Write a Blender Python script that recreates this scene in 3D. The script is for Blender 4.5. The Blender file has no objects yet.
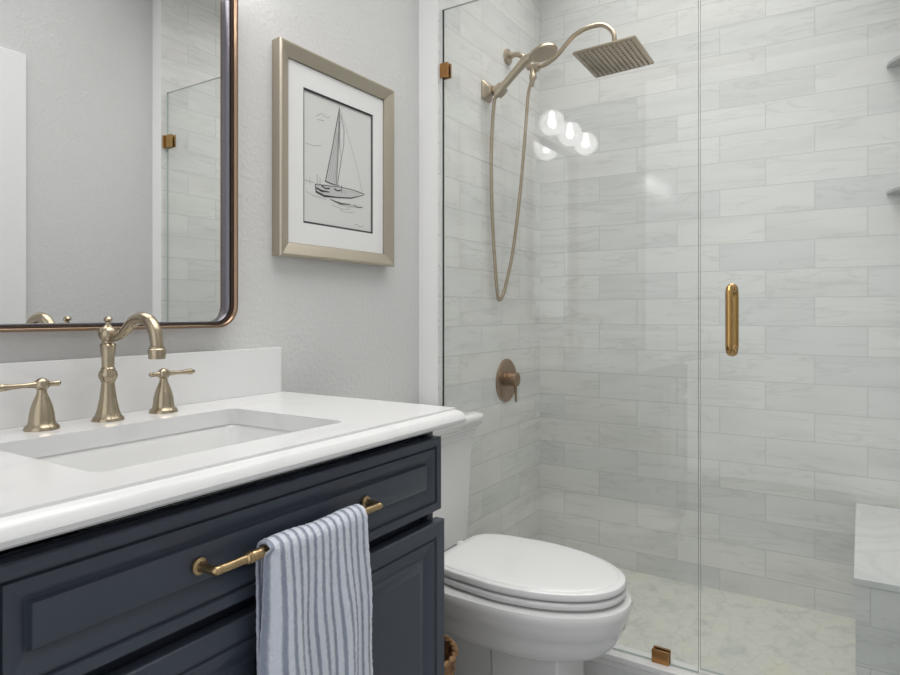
import bpy, bmesh, math, random
from mathutils import Vector, Matrix
PI = math.pi
random.seed(4)
S = bpy.context.scene
COL = S.collection

# ------------------------------------------------------------ camera, world, lights, exposure
cam_d = bpy.data.cameras.new('camera'); cam = bpy.data.objects.new('camera', cam_d); COL.objects.link(cam)
cam_d.sensor_width = 36; cam_d.lens = 645.7/900*36; cam_d.shift_y = -24.5/900; cam_d.clip_start = 0.02
cam.location = (0, -1.253, 1.085)
cam.rotation_euler = (PI/2, 0, math.radians(32.4775) - PI/2)
S.camera = cam
S.view_settings.view_transform = 'Standard'; S.view_settings.look = 'None'
S.view_settings.gamma = 1; S.view_settings.use_curve_mapping = False
S.view_settings.exposure = -0.12
w = bpy.data.worlds.new('world'); S.world = w; w.use_nodes = True
w.node_tree.nodes['Background'].inputs[0].default_value = (0.9, 0.95, 1, 1)
w.node_tree.nodes['Background'].inputs[1].default_value = 0.3

def area(name, loc, rot, sx, sy, power, col=(1, 1, 1), spread=180):
    l = bpy.data.lights.new(name, 'AREA'); l.shape = 'RECTANGLE'; l.size = sx; l.size_y = sy
    l.energy = power; l.color = col; l.spread = math.radians(spread)
    o = bpy.data.objects.new(name, l); COL.objects.link(o); o.location = loc; o.rotation_euler = rot
    return o
area('ceiling_light_room', (0.85, -0.80, 2.66), (0, 0, 0), 1.6, 1.1, 15, (1, 0.985, 0.96), 135)
area('ceiling_light_shower', (2.2, -0.75, 2.66), (0, 0, 0), 0.6, 1.1, 7.0, (1, 0.99, 0.975), 115)
area('front_fill_light', (-0.78, -0.76, 1.35), (0, -PI/2, 0), 2.6, 1.46, 11, (0.95, 0.975, 1))  # added wall-size fill behind the camera, brightens the cabinet front; no opening there

# ------------------------------------------------------------ materials
def mat(name, col, rough=0.5, metal=0.0, **kw):
    m = bpy.data.materials.new(name); m.use_nodes = True
    b = m.node_tree.nodes['Principled BSDF']
    b.inputs['Base Color'].default_value = (*col, 1); b.inputs['Roughness'].default_value = rough
    b.inputs['Metallic'].default_value = metal
    for k, v in kw.items(): b.inputs[k.replace('_', ' ')].default_value = v
    return m
def N(m, t, **kw):
    n = m.node_tree.nodes.new(t)
    for k, v in kw.items(): setattr(n, k, v)
    return n
def L(m, a, b): m.node_tree.links.new(a, b)
def bump(m, scale, strength, dist=0.002, detail=3, vec=None):
    b = m.node_tree.nodes['Principled BSDF']
    n = N(m, 'ShaderNodeTexNoise'); n.inputs['Scale'].default_value = scale; n.inputs['Detail'].default_value = detail
    if vec is None:
        g = N(m, 'ShaderNodeNewGeometry'); vec = g.outputs['Position']
    L(m, vec, n.inputs['Vector'])
    u = N(m, 'ShaderNodeBump'); u.inputs['Strength'].default_value = strength; u.inputs['Distance'].default_value = dist
    L(m, n.outputs['Fac'], u.inputs['Height']); L(m, u.outputs['Normal'], b.inputs['Normal'])
    return m
def mapping(m, sock, scale, rot=(0, 0, 0), loc=(0, 0, 0)):
    p = N(m, 'ShaderNodeMapping'); p.inputs['Scale'].default_value = scale; p.inputs['Rotation'].default_value = rot
    p.inputs['Location'].default_value = loc
    L(m, sock, p.inputs['Vector']); return p.outputs['Vector']
def ramp(m, sock, stops):
    r = N(m, 'ShaderNodeValToRGB'); e = r.color_ramp.elements
    while len(e) < len(stops): e.new(0.5)
    for k, (p, c) in enumerate(stops): e[k].position = p; e[k].color = (*c, 1) if len(c) == 3 else c
    L(m, sock, r.inputs['Fac']); return r.outputs['Color']
def mixc(m, fac, a, b, mode='MIX'):
    x = N(m, 'ShaderNodeMix', data_type='RGBA', blend_type=mode)
    for s, v in ((x.inputs[0], fac), (x.inputs[6], a), (x.inputs[7], b)):
        if isinstance(v, (int, float)): s.default_value = v
        elif isinstance(v, tuple): s.default_value = (*v, 1)
        else: L(m, v, s)
    return x.outputs[2]

def tile_mat(name, axis, L_=0.31, H_=0.1012, ph=0.032, z0=0.027, c0=(0.765, 0.758, 0.745), c1=(0.705, 0.70, 0.69), c2=(0.79, 0.785, 0.77),
             grout=(0.585, 0.585, 0.575), rough=0.10, vein=(2.0, 10), mortar=0.0014, horizontal=False):
    m = mat(name, c0, rough); b = m.node_tree.nodes['Principled BSDF']
    g = N(m, 'ShaderNodeNewGeometry'); sp = N(m, 'ShaderNodeSeparateXYZ'); L(m, g.outputs['Position'], sp.inputs[0])
    h = N(m, 'ShaderNodeMath', operation='MULTIPLY_ADD'); L(m, sp.outputs[axis], h.inputs[0])
    h.inputs[1].default_value = -1.0; h.inputs[2].default_value = -ph + 6.2
    v = N(m, 'ShaderNodeMath', operation='ADD'); L(m, sp.outputs['Y' if horizontal else 'Z'], v.inputs[0]); v.inputs[1].default_value = -z0 + (H_*60 if horizontal else 0)
    cb = N(m, 'ShaderNodeCombineXYZ'); L(m, h.outputs[0], cb.inputs[0]); L(m, v.outputs[0], cb.inputs[1])
    br = N(m, 'ShaderNodeTexBrick'); br.offset = 0.5; br.offset_frequency = 2
    for k, val in (('Scale', 1), ('Mortar Size', mortar), ('Mortar Smooth', 0.1), ('Bias', 0), ('Brick Width', L_), ('Row Height', H_)):
        br.inputs[k].default_value = val
    br.inputs['Color1'].default_value = (0, 0, 0, 1); br.inputs['Color2'].default_value = (1, 1, 1, 1)
    L(m, cb.outputs[0], br.inputs['Vector'])
    rnd = N(m, 'ShaderNodeMath', operation='MULTIPLY'); L(m, br.outputs['Color'], rnd.inputs[0]); rnd.inputs[1].default_value = 37.0
    def ns(sc, rot, detail, dist, k):
        n = N(m, 'ShaderNodeTexNoise', noise_dimensions='4D'); n.inputs['Scale'].default_value = 1
        n.inputs['Detail'].default_value = detail; n.inputs['Distortion'].default_value = dist
        L(m, mapping(m, cb.outputs[0], (*sc, 1), (0, 0, rot), (k, k*2, 0)), n.inputs['Vector']); L(m, rnd.outputs[0], n.inputs['W'])
        return n.outputs['Fac']
    a = ns(vein, 0.10, 5, 0.6, 0); c = ns((vein[0]*1.3, vein[1]*2.1), -0.07, 4, 1.2, 3)
    cloud = ramp(m, a, [(0.36, c1), (0.52, c0), (0.70, c2)])
    vv = ramp(m, c, [(0.40, (1, 1, 1)), (0.425, (0.86, 0.862, 0.855)), (0.46, (1, 1, 1))])
    col = mixc(m, 0.8, cloud, vv, 'MULTIPLY')
    tint = ramp(m, br.outputs['Color'], [(0, (0.92, 0.93, 0.935)), (0.5, (1, 1, 1)), (1, (1.0, 0.995, 0.985))])
    col = mixc(m, 1.0, col, tint, 'MULTIPLY')
    col = mixc(m, br.outputs['Fac'], col, grout)
    L(m, col, b.inputs['Base Color'])
    inv = N(m, 'ShaderNodeMath', operation='SUBTRACT'); inv.inputs[0].default_value = 1; L(m, br.outputs['Fac'], inv.inputs[1])
    w1 = N(m, 'ShaderNodeTexNoise'); w1.inputs['Scale'].default_value = 9; L(m, g.outputs['Position'], w1.inputs['Vector'])
    ad = N(m, 'ShaderNodeMath', operation='MULTIPLY_ADD'); L(m, w1.outputs['Fac'], ad.inputs[0]); ad.inputs[1].default_value = 0.25; L(m, inv.outputs[0], ad.inputs[2])
    bp = N(m, 'ShaderNodeBump'); bp.inputs['Strength'].default_value = 0.35; bp.inputs['Distance'].default_value = 0.001
    L(m, ad.outputs[0], bp.inputs['Height']); L(m, bp.outputs['Normal'], b.inputs['Normal'])
    return m

def marble(name, base, vein_c, rough, scale=4, thr=0.02):
    m = mat(name, base, rough); b = m.node_tree.nodes['Principled BSDF']
    g = N(m, 'ShaderNodeNewGeometry')
    n = N(m, 'ShaderNodeTexNoise'); n.inputs['Scale'].default_value = scale; n.inputs['Detail'].default_value = 5; n.inputs['Distortion'].default_value = 1.4
    L(m, g.outputs['Position'], n.inputs['Vector'])
    c = ramp(m, n.outputs['Fac'], [(0.5-thr*2, base), (0.5, vein_c), (0.5+thr*3, base)])
    L(m, c, b.inputs['Base Color']); return m

def glass_mat(name, tint, ior=1.5, milky=0):
    m = bpy.data.materials.new(name); m.use_nodes = True; nt = m.node_tree; nt.nodes.clear()
    o = N(m, 'ShaderNodeOutputMaterial'); t = N(m, 'ShaderNodeBsdfTransparent'); t.inputs[0].default_value = (*tint, 1)
    gl = N(m, 'ShaderNodeBsdfGlossy'); gl.inputs['Roughness'].default_value = 0.0
    f = N(m, 'ShaderNodeFresnel'); f.inputs[0].default_value = ior
    ge = N(m, 'ShaderNodeNewGeometry'); mr = N(m, 'ShaderNodeMapRange'); L(m, ge.outputs['Backfacing'], mr.inputs['Value'])
    mr.inputs['To Min'].default_value = ior; mr.inputs['To Max'].default_value = 1/ior; L(m, mr.outputs[0], f.inputs[0])
    if milky:
        tl = N(m, 'ShaderNodeBsdfTranslucent'); tl.inputs[0].default_value = (0.95, 0.95, 0.95, 1)
        xm = N(m, 'ShaderNodeMixShader'); xm.inputs[0].default_value = milky; L(m, t.outputs[0], xm.inputs[1]); L(m, tl.outputs[0], xm.inputs[2]); t = xm
    x = N(m, 'ShaderNodeMixShader'); L(m, f.outputs[0], x.inputs[0]); L(m, t.outputs[0], x.inputs[1]); L(m, gl.outputs[0], x.inputs[2])
    L(m, x.outputs[0], o.inputs[0]); return m
def emit(name, col, s):
    m = bpy.data.materials.new(name); m.use_nodes = True; nt = m.node_tree; nt.nodes.clear()
    o = N(m, 'ShaderNodeOutputMaterial'); e = N(m, 'ShaderNodeEmission'); e.inputs[0].default_value = (*col, 1); e.inputs[1].default_value = s
    L(m, e.outputs[0], o.inputs[0]); return m

M = {}
M['wall'] = bump(mat('wall_paint', (0.625, 0.625, 0.622), 0.5), 85, 0.55, 0.004, 3)
M['ceil'] = mat('ceiling_paint', (0.85, 0.85, 0.84), 0.7)
M['trimw'] = mat('trim_white', (0.80, 0.80, 0.80), 0.35)
M['tileY'] = tile_mat('marble_tile_back', 'Y')
M['tileX'] = tile_mat('marble_tile_side', 'X', ph=0.1)
M['jamb'] = mat('jamb_marble', (0.87, 0.87, 0.865), 0.25)
M['curb'] = marble('curb_marble', (0.78, 0.78, 0.775), (0.74, 0.74, 0.74), 0.25, 3, 0.02)
M['floor'] = tile_mat('marble_floor', 'X', L_=0.30, H_=0.15, horizontal=True, rough=0.25, c0=(0.50, 0.51, 0.52), c1=(0.38, 0.39, 0.41), c2=(0.6, 0.6, 0.6), grout=(0.22, 0.22, 0.23), vein=(3, 5), mortar=0.003)
M['pan'] = mat('shower_floor_marble', (0.6, 0.6, 0.55), 0.3)
def panm(m):
    b = m.node_tree.nodes['Principled BSDF']; g = N(m, 'ShaderNodeNewGeometry')
    n = N(m, 'ShaderNodeTexNoise'); n.inputs['Scale'].default_value = 13; n.inputs['Detail'].default_value = 4; n.inputs['Distortion'].default_value = 0.8
    L(m, g.outputs['Position'], n.inputs['Vector'])
    c = ramp(m, n.outputs['Fac'], [(0.33, (0.57, 0.58, 0.54)), (0.45, (0.66, 0.66, 0.61)), (0.58, (0.69, 0.685, 0.63)), (0.68, (0.70, 0.68, 0.58))])
    v = N(m, 'ShaderNodeTexVoronoi', feature='DISTANCE_TO_EDGE'); v.inputs['Scale'].default_value = 20; L(m, g.outputs['Position'], v.inputs['Vector'])
    c2 = ramp(m, v.outputs['Distance'], [(0.0, (0.88, 0.88, 0.87)), (0.05, (1, 1, 1))])
    L(m, mixc(m, 1.0, c, c2, 'MULTIPLY'), b.inputs['Base Color'])
panm(M['pan'])
M['bench'] = marble('bench_marble', (0.72, 0.72, 0.715), (0.65, 0.655, 0.655), 0.2, 2.6, 0.02)
M['quartz'] = marble('white_quartz', (0.765, 0.765, 0.765), (0.735, 0.735, 0.74), 0.16, 2.2, 0.015)
M['shelf'] = marble('shelf_stone', (0.40, 0.40, 0.395), (0.33, 0.33, 0.33), 0.3, 6, 0.03)
M['porcelain'] = mat('porcelain', (0.76, 0.76, 0.755), 0.08, Coat_Weight=0.5, Coat_Roughness=0.03)
M['seat'] = mat('seat_white', (0.80, 0.80, 0.80), 0.14)
M['navy'] = bump(mat('navy_paint', (0.048, 0.059, 0.082), 0.34), 90, 0.06, 0.001)
M['navyin'] = mat('navy_inside', (0.012, 0.014, 0.018), 0.7)
def brushed(name, c, r, sc=(180, 180, 6)):
    m = mat(name, c, r, 1.0); b = m.node_tree.nodes['Principled BSDF']
    t = N(m, 'ShaderNodeTexCoord'); n = N(m, 'ShaderNodeTexNoise'); n.inputs['Scale'].default_value = 1; n.inputs['Detail'].default_value = 2
    L(m, mapping(m, t.outputs['Object'], sc), n.inputs['Vector'])
    rr = N(m, 'ShaderNodeMapRange'); rr.inputs['To Min'].default_value = r*0.8; rr.inputs['To Max'].default_value = r*1.3
    L(m, n.outputs['Fac'], rr.inputs['Value']); L(m, rr.outputs[0], b.inputs['Roughness']); return m
M['champ'] = brushed('champagne_bronze', (0.41, 0.345, 0.25), 0.24)
M['showerm'] = brushed('warm_brushed_nickel', (0.43, 0.355, 0.265), 0.32)
M['valvem'] = brushed('valve_bronze', (0.38, 0.27, 0.19), 0.30)
M['nozzle'] = mat('nozzle_grey', (0.26, 0.215, 0.16), 0.6)
M['gold'] = brushed('polished_brass', (0.50, 0.31, 0.12), 0.16, (6, 6, 6))
M['bronzeclip'] = brushed('clip_bronze', (0.44, 0.23, 0.09), 0.25, (6, 6, 6))
M['mframe'] = brushed('mirror_frame_bronze', (0.33, 0.225, 0.155), 0.28, (2, 2, 2))
M['lip'] = mat('mirror_lip_dark', (0.17, 0.16, 0.18), 0.3, 0.9)
M['mframe_dark'] = mat('mirror_frame_dark', (0.12, 0.085, 0.065), 0.3, 0.85)
M['mirror'] = mat('silvered_mirror', (0.90, 0.91, 0.91), 0.0, 1.0)
M['pull'] = brushed('antique_brass', (0.48, 0.35, 0.19), 0.28)
M['pframe'] = brushed('champagne_frame', (0.50, 0.45, 0.37), 0.42, (30, 30, 4))
M['matb'] = mat('mat_board', (0.74, 0.74, 0.735), 0.8)
M['paper'] = mat('print_paper', (0.62, 0.62, 0.605), 0.85)
M['ink'] = mat('ink_dark', (0.05, 0.05, 0.055), 0.8)
M['inkg'] = mat('ink_grey', (0.25, 0.25, 0.26), 0.85)
M['inkl'] = mat('ink_wash', (0.50, 0.50, 0.495), 0.85)
M['glass'] = glass_mat('shower_glass', (0.975, 0.987, 0.98))
M['glass_edge'] = mat('glass_edge', (0.42, 0.47, 0.45), 0.15)
M['globe'] = glass_mat('globe_glass', (0.97, 0.97, 0.98), 1.5, 0.5)
def glow(m):
    t_ = [n for n in m.node_tree.nodes if n.type == 'BSDF_TRANSLUCENT'][0]; e = N(m, 'ShaderNodeEmission'); e.inputs[0].default_value = (1, 0.98, 0.97, 1); e.inputs[1].default_value = 8
    mx = t_.outputs[0].links[0].to_socket; L(m, e.outputs[0], mx)
glow(M['globe'])
M['bulb'] = emit('bulb_glow', (1, 0.97, 0.94), 30)
M['chrome'] = mat('satin_nickel', (0.45, 0.42, 0.39), 0.25, 1.0)
M['caulk'] = mat('clear_seal', (0.62, 0.64, 0.63), 0.3)

def wicker():
    m = mat('wicker', (0.20, 0.10, 0.045), 0.6); b = m.node_tree.nodes['Principled BSDF']
    g = N(m, 'ShaderNodeTexCoord')
    wv = N(m, 'ShaderNodeTexNoise'); wv.inputs['Scale'].default_value = 60; L(m, g.outputs['Object'], wv.inputs['Vector'])
    L(m, ramp(m, wv.outputs['Fac'], [(0.35, (0.12, 0.055, 0.022)), (0.65, (0.34, 0.19, 0.085))]), b.inputs['Base Color']); return m
M['wicker'] = wicker()
def towelm():
    m = mat('striped_terry', (0.6, 0.65, 0.8), 0.95); b = m.node_tree.nodes['Principled BSDF']
    b.inputs['Sheen Weight'].default_value = 0.3
    uv = N(m, 'ShaderNodeUVMap'); sp = N(m, 'ShaderNodeSeparateXYZ'); L(m, uv.outputs[0], sp.inputs[0])
    nz = N(m, 'ShaderNodeTexNoise'); nz.inputs['Scale'].default_value = 55; L(m, uv.outputs[0], nz.inputs['Vector'])
    a = N(m, 'ShaderNodeMath', operation='MULTIPLY_ADD'); L(m, nz.outputs['Fac'], a.inputs[0]); a.inputs[1].default_value = 0.010; L(m, sp.outputs[0], a.inputs[2])
    k = N(m, 'ShaderNodeMath', operation='MULTIPLY'); L(m, a.outputs[0], k.inputs[0]); k.inputs[1].default_value = 2*PI*13
    s = N(m, 'ShaderNodeMath', operation='SINE'); L(m, k.outputs[0], s.inputs[0])
    r = N(m, 'ShaderNodeMapRange'); r.inputs['From Min'].default_value = 0.05; r.inputs['From Max'].default_value = 0.85; L(m, s.outputs[0], r.inputs['Value'])
    col = mixc(m, r.outputs[0], (0.74, 0.78, 0.88), (0.30, 0.34, 0.44))
    L(m, col, b.inputs['Base Color'])
    n2 = N(m, 'ShaderNodeTexNoise'); n2.inputs['Scale'].default_value = 420; n2.inputs['Detail'].default_value = 2
    g = N(m, 'ShaderNodeNewGeometry'); L(m, g.outputs['Position'], n2.inputs['Vector'])
    h = N(m, 'ShaderNodeMath', operation='MULTIPLY_ADD'); L(m, r.outputs[0], h.inputs[0]); h.inputs[1].default_value = -0.8; L(m, n2.outputs['Fac'], h.inputs[2])
    bp = N(m, 'ShaderNodeBump'); bp.inputs['Strength'].default_value = 0.9; bp.inputs['Distance'].default_value = 0.003
    L(m, h.outputs[0], bp.inputs['Height']); L(m, bp.outputs['Normal'], b.inputs['Normal']); return m
M['towel'] = towelm()

# ------------------------------------------------------------ geometry helpers
def obj(name, bm, m, parent=None, smooth=35, bevel=0, loc=(0, 0, 0)):
    bmesh.ops.recalc_face_normals(bm, faces=bm.faces[:])
    me = bpy.data.meshes.new(name); bm.to_mesh(me); bm.free()
    for x in (m if isinstance(m, (list, tuple)) else [m]): me.materials.append(x)
    if smooth:
        me.polygons.foreach_set('use_smooth', [True]*len(me.polygons)); me.set_sharp_from_angle(angle=math.radians(smooth))
    o = bpy.data.objects.new(name, me); COL.objects.link(o)
    if parent: o.parent = parent; o.location = Vector(loc)
    else: o.location = loc
    if bevel:
        b = o.modifiers.new('b', 'BEVEL'); b.width = bevel; b.segments = 3; b.limit_method = 'ANGLE'; b.harden_normals = False
    return o
def box(bm, x0, x1, y0, y1, z0, z1, mi=0):
    vs = [bm.verts.new((x, y, z)) for z in (z0, z1) for y in (y0, y1) for x in (x0, x1)]
    fs = []
    for f in ((0, 2, 3, 1), (4, 5, 7, 6), (0, 1, 5, 4), (2, 6, 7, 3), (0, 4, 6, 2), (1, 3, 7, 5)):
        q = bm.faces.new([vs[i] for i in f]); q.material_index = mi; fs.append(q)
    return fs
def loft(bm, rings, cap=True, closed=True, mi=0):
    R = [[bm.verts.new(p) for p in r] for r in rings]; n = len(R[0])
    for a, b in zip(R[:-1], R[1:]):
        for i in range(n if closed else n-1):
            j = (i+1) % n; f = bm.faces.new((a[i], a[j], b[j], b[i])); f.material_index = mi
    if cap:
        for r in (R[0], R[-1]):
            f = bm.faces.new(r); f.material_index = mi
    return R
def lathe(bm, prof, seg=32, origin=(0, 0, 0), axis=(0, 0, 1), mi=0):
    """prof: list of (radius, height along axis)"""
    q = Vector((0, 0, 1)).rotation_difference(Vector(axis).normalized()); o = Vector(origin)
    rings = [[o + q @ Vector((max(r, 1e-4)*math.cos(2*PI*k/seg), max(r, 1e-4)*math.sin(2*PI*k/seg), h)) for k in range(seg)] for r, h in prof]
    loft(bm, rings, mi=mi)
def catmull(P, n=10):
    P = [Vector(p) for p in P]; out = []
    Q = [2*P[0]-P[1]] + P + [2*P[-1]-P[-2]]
    for i in range(1, len(Q)-2):
        a, b, c, d = Q[i-1:i+3]
        for k in range(n):
            t = k/n; out.append(0.5*((2*b)+(c-a)*t+(2*a-5*b+4*c-d)*t*t+(3*b-a-3*c+d)*t**3))
    out.append(P[-1]); return out
def tube(bm, pts, r, seg=16, mi=0):
    pts = [Vector(p) for p in pts]; n = len(pts); rr = r if isinstance(r, (list, tuple)) else [r]*n
    tan = [(pts[min(i+1, n-1)]-pts[max(i-1, 0)]).normalized() for i in range(n)]
    nv = tan[0].orthogonal().normalized(); rings = []
    for i in range(n):
        nv = (nv - tan[i]*nv.dot(tan[i])).normalized(); bv = tan[i].cross(nv)
        rings.append([pts[i] + rr[i]*(math.cos(2*PI*k/seg)*nv + math.sin(2*PI*k/seg)*bv) for k in range(seg)])
    loft(bm, rings, mi=mi)
def lerp_list(vals, n):
    out = []
    for i in range(n):
        t = i/(n-1)*(len(vals)-1); k = min(int(t), len(vals)-2); out.append(vals[k]+(vals[k+1]-vals[k])*(t-k))
    return out
def rrect(w, h, r, seg=6):
    """counter-clockwise rounded rectangle points centred at 0"""
    pts = []
    for cx, cy, a0 in ((w/2-r, h/2-r, 0), (-w/2+r, h/2-r, 90), (-w/2+r, -h/2+r, 180), (w/2-r, -h/2+r, 270)):
        for k in range(seg+1):
            a = math.radians(a0+90*k/seg); pts.append((cx+r*math.cos(a), cy+r*math.sin(a)))
    return pts
def tag(o, label=None, cat=None, group=None, kind=None):
    if label: o['label'] = label
    if cat: o['category'] = cat
    if group: o['group'] = group
    if kind: o['kind'] = kind
    return o
def thing(name, label, cat, loc=(0, 0, 0), group=None):
    o = bpy.data.objects.new(name, None); COL.objects.link(o); o.location = loc; o.empty_display_size = 0.05
    return tag(o, label, cat, group)
def part(name, bm, m, parent, label=None, **kw):
    """mesh built in world coordinates, parented to a thing standing at its base"""
    base = Vector(parent.location); p = parent.parent
    while p: base += Vector(p.location); p = p.parent
    bmesh.ops.translate(bm, verts=bm.verts[:], vec=-base)
    o = obj(name, bm, m, parent, **kw)
    if label: o['label'] = label
    return o
def struct(name, bm, m, label, cat, **kw):
    o = obj(name, bm, m, **kw); return tag(o, label, cat, kind='structure')

XG = 1.80       # glass plane
YT = -0.075     # tiled face of the left shower wall
YR = -1.45      # tiled face of the right shower wall
YW = -1.515     # painted right wall
XB = 2.58       # tiled back wall
ZC = 2.70
XF = -0.80

# ------------------------------------------------------------ the room
b = bmesh.new(); box(b, XF-0.1, 1.775, YW-0.1, 0.1, -0.1, 0.0)
struct('floor', b, M['floor'], 'grey marble tiled bathroom floor under the toilet', 'floor', smooth=0)
b = bmesh.new(); box(b, 1.81, XB+0.1, YW-0.1, 0.1, -0.1, 0.05)
struct('floor_shower', b, M['pan'], 'pale mosaic tiled floor inside the shower', 'floor', smooth=0)
b = bmesh.new(); box(b, XF-0.1, XB+0.1, YW-0.1, 0.1, ZC, ZC+0.1)
struct('ceiling', b, M['ceil'], 'white ceiling of the bathroom', 'ceiling', smooth=0)
b = bmesh.new(); box(b, XF, 1.775, 0, 0.1, 0, ZC)
struct('wall_left', b, M['wall'], 'light grey textured wall behind the vanity and picture', 'wall', smooth=0)
b = bmesh.new(); box(b, 1.775, XB, YT, 0.1, 0, ZC); b.faces.ensure_lookup_table(); b.faces[4].material_index = 1
struct('wall_left_shower', b, [M['tileX'], M['jamb']], 'marble tiled shower wall that carries the shower fittings', 'wall', smooth=0)
b = bmesh.new(); box(b, XB, XB+0.1, YW-0.1, 0.1, 0, ZC)
struct('wall_back', b, M['tileY'], 'pale marble subway tiled wall at the back of the shower', 'wall', smooth=0)
b = bmesh.new(); box(b, XF, 1.775, YW-0.1, YW, 0, ZC)
struct('wall_right', b, M['wall'], 'light grey wall seen reflected in the mirror', 'wall', smooth=0)
b = bmesh.new(); box(b, 1.775, XB, YW-0.1, YR, 0, ZC); b.faces.ensure_lookup_table(); b.faces[4].material_index = 1
struct('wall_right_shower', b, [M['tileX'], M['jamb']], 'marble tiled shower wall reflected behind the glass in the mirror', 'wall', smooth=0)
b = bmesh.new(); box(b, XF-0.1, XF, YW-0.1, 0.1, 0, ZC)
struct('wall_front', b, M['wall'], 'light grey wall behind the viewer', 'wall', smooth=0)
# curb
b = bmesh.new(); box(b, 1.775, 1.81, YR, YT, -0.05, 0.112); box(b, 1.764, 1.835, YR, YT, 0.112, 0.13)
box(b, 1.768, 1.775, YR, YT, 0.092, 0.112); box(b, 1.768, 1.775, YR, YT, 0.0, 0.03); box(b, 1.764, 1.775, YT, -0.0005, 0.0, 0.13); box(b, 1.764, 1.775, YW, YR, 0.0, 0.13)
struct('trim_1', b, M['curb'], 'white marble curb along the bottom of the shower glass', 'shower curb', bevel=0.003)
# door and casing on the right wall (seen in the mirror)
b = bmesh.new(); box(b, 1.11, 1.236, YW, YW+0.014, 0, 2.092); box(b, 0.18, 0.306, YW, YW+0.014, 0, 2.092); box(b, 0.306, 1.11, YW, YW+0.014, 1.97, 2.092)
struct('trim_2', b, M['trimw'], 'white door casing reflected at the far left of the mirror', 'door casing', bevel=0.003)
def panel_front(bm, x0, x1, z0, z1, y, prof, thick, sgn=-1):
    """panelled door or drawer front facing -Y (sgn -1) at y; prof = list of (inset, depth)"""
    def ring(i, d): return [(x0+i, y-sgn*d, z0+i), (x1-i, y-sgn*d, z0+i), (x1-i, y-sgn*d, z1-i), (x0+i, y-sgn*d, z1-i)]
    loft(bm, [ring(0, thick)] + [ring(i, d) for i, d in prof])
b = bmesh.new(); box(b, 0.309, 1.107, YW, YW+0.008, 0.008, 1.967)
for z0, z1 in ((0.2, 0.95), (1.1, 1.88)):
    for x0, x1 in ((0.46, 0.72), (0.79, 1.05)): box(b, x0, x1, YW+0.008, YW+0.012, z0, z1)
d1 = struct('door_1', b, M['trimw'], 'white panelled door in the right wall', 'door', bevel=0.002)
b = bmesh.new(); lathe(b, [(0.026, 0), (0.026, 0.006), (0.010, 0.010), (0.010, 0.030), (0.024, 0.040), (0.028, 0.052), (0.02, 0.064), (0, 0.067)], origin=(0.37, YW+0.006, 0.95), axis=(0, 1, 0))
part('door_knob', b, M['chrome'], d1)
# baseboards
for nm, x0, x1, y0, y1, lb in (('baseboard_left', 1.16, 1.764, -0.012, 0, 'white baseboard on the left wall behind the toilet'),
                               ('baseboard_right', 1.236, 1.764, YW, YW+0.012, 'white baseboard on the right wall beside the casing'),):
    b = bmesh.new(); box(b, x0, x1, y0, y1, 0, 0.12); struct(nm, b, M['trimw'], lb, 'baseboard', bevel=0.002)

# ------------------------------------------------------------ shower bench and shelves
t = thing('shower_bench', 'built-in marble bench with a pale slab top inside the shower', 'bench', (2.2, -1.34, 0.05))
b = bmesh.new(); box(b, 1.853, XB-0.001, YR+0.001, -1.242, 0.05, 0.425)
part('bench_base', b, M['tileY'], t, smooth=0)
b = bmesh.new(); box(b, 1.850, XB-0.001, YR+0.001, -1.238, 0.425, 0.443)
part('bench_top', b, M['bench'], t, bevel=0.002)
def shelf(z, label):
    b = bmesh.new(); n = 14; r = 0.125; top, bot = [], []
    pts = [(XB-0.001, YR+0.001)] + [(XB-0.001-r*math.cos(k/n*PI/2), YR+0.001+r*math.sin(k/n*PI/2)) for k in range(n+1)]
    loft(b, [[(x-XB, y-YR, zz) for x, y in pts] for zz in (-0.012, 0)])
    o = obj('corner_shelf', b, M['shelf'], bevel=0.002, loc=(XB, YR, z))
    tag(o, label, 'shelf', 'stone corner shelves in the shower'); return o
shelf(1.905, 'upper stone corner shelf on the shower wall at the photo edge')
shelf(1.487, 'lower stone corner shelf on the shower wall at the photo edge')

# ------------------------------------------------------------ vanity
DX0, DX1 = 0.283, 1.104
YF = -0.530
t = thing('vanity_cabinet', 'navy blue bathroom vanity cabinet with raised panels under the white counter', 'cabinet', (0.694, -0.25, 0))
VAN = t
b = bmesh.new()
box(b, 0.27, 0.288, -0.508, -0.002, 0.08, 0.850); box(b, 1.087, 1.105, -0.508, -0.002, 0.08, 0.850)
box(b, 0.288, 1.087, -0.02, -0.002, 0.1, 0.850); box(b, 0.288, 1.087, -0.5, -0.02, 0.1, 0.118)
box(b, 0.288, 1.087, -0.495, -0.480, 0.835, 0.850); box(b, 0.288, 1.087, -0.485, -0.470, 0.655, 0.685); box(b, 0.288, 1.087, -0.508, -0.490, 0.09, 0.13)
box(b, 0.68, 0.72, -0.508, -0.490, 0.13, 0.655); box(b, 0.288, 1.087, -0.488, -0.484, 0.118, 0.83)
part('cabinet_body', b, M['navy'], t, bevel=0.001)
for x0 in (0.27, 1.055):
    for y0 in (-0.508, -0.052):
        b = bmesh.new(); 
        loft(b, [[(x0+0.01, y0+0.01, 0), (x0+0.04, y0+0.01, 0), (x0+0.04, y0+0.04, 0), (x0+0.01, y0+0.04, 0)], [(x0, y0, 0.08), (x0+0.05, y0, 0.08), (x0+0.05, y0+0.05, 0.08), (x0, y0+0.05, 0.08)]])
        part('leg', b, M['navy'], t)
PR = [(0, 0.002), (0.002, 0), (0.016, 0), (0.0172, 0.006), (0.0205, 0.0065), (0.022, 0.002), (0.026, 0.0025), (0.046, 0.0105), (0.0475, 0.0105), (0.050, 0.003), (0.053, 0.002)]
b = bmesh.new(); panel_front(b, DX0, DX1, 0.685, 0.833, YF, PR, 0.022)
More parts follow.
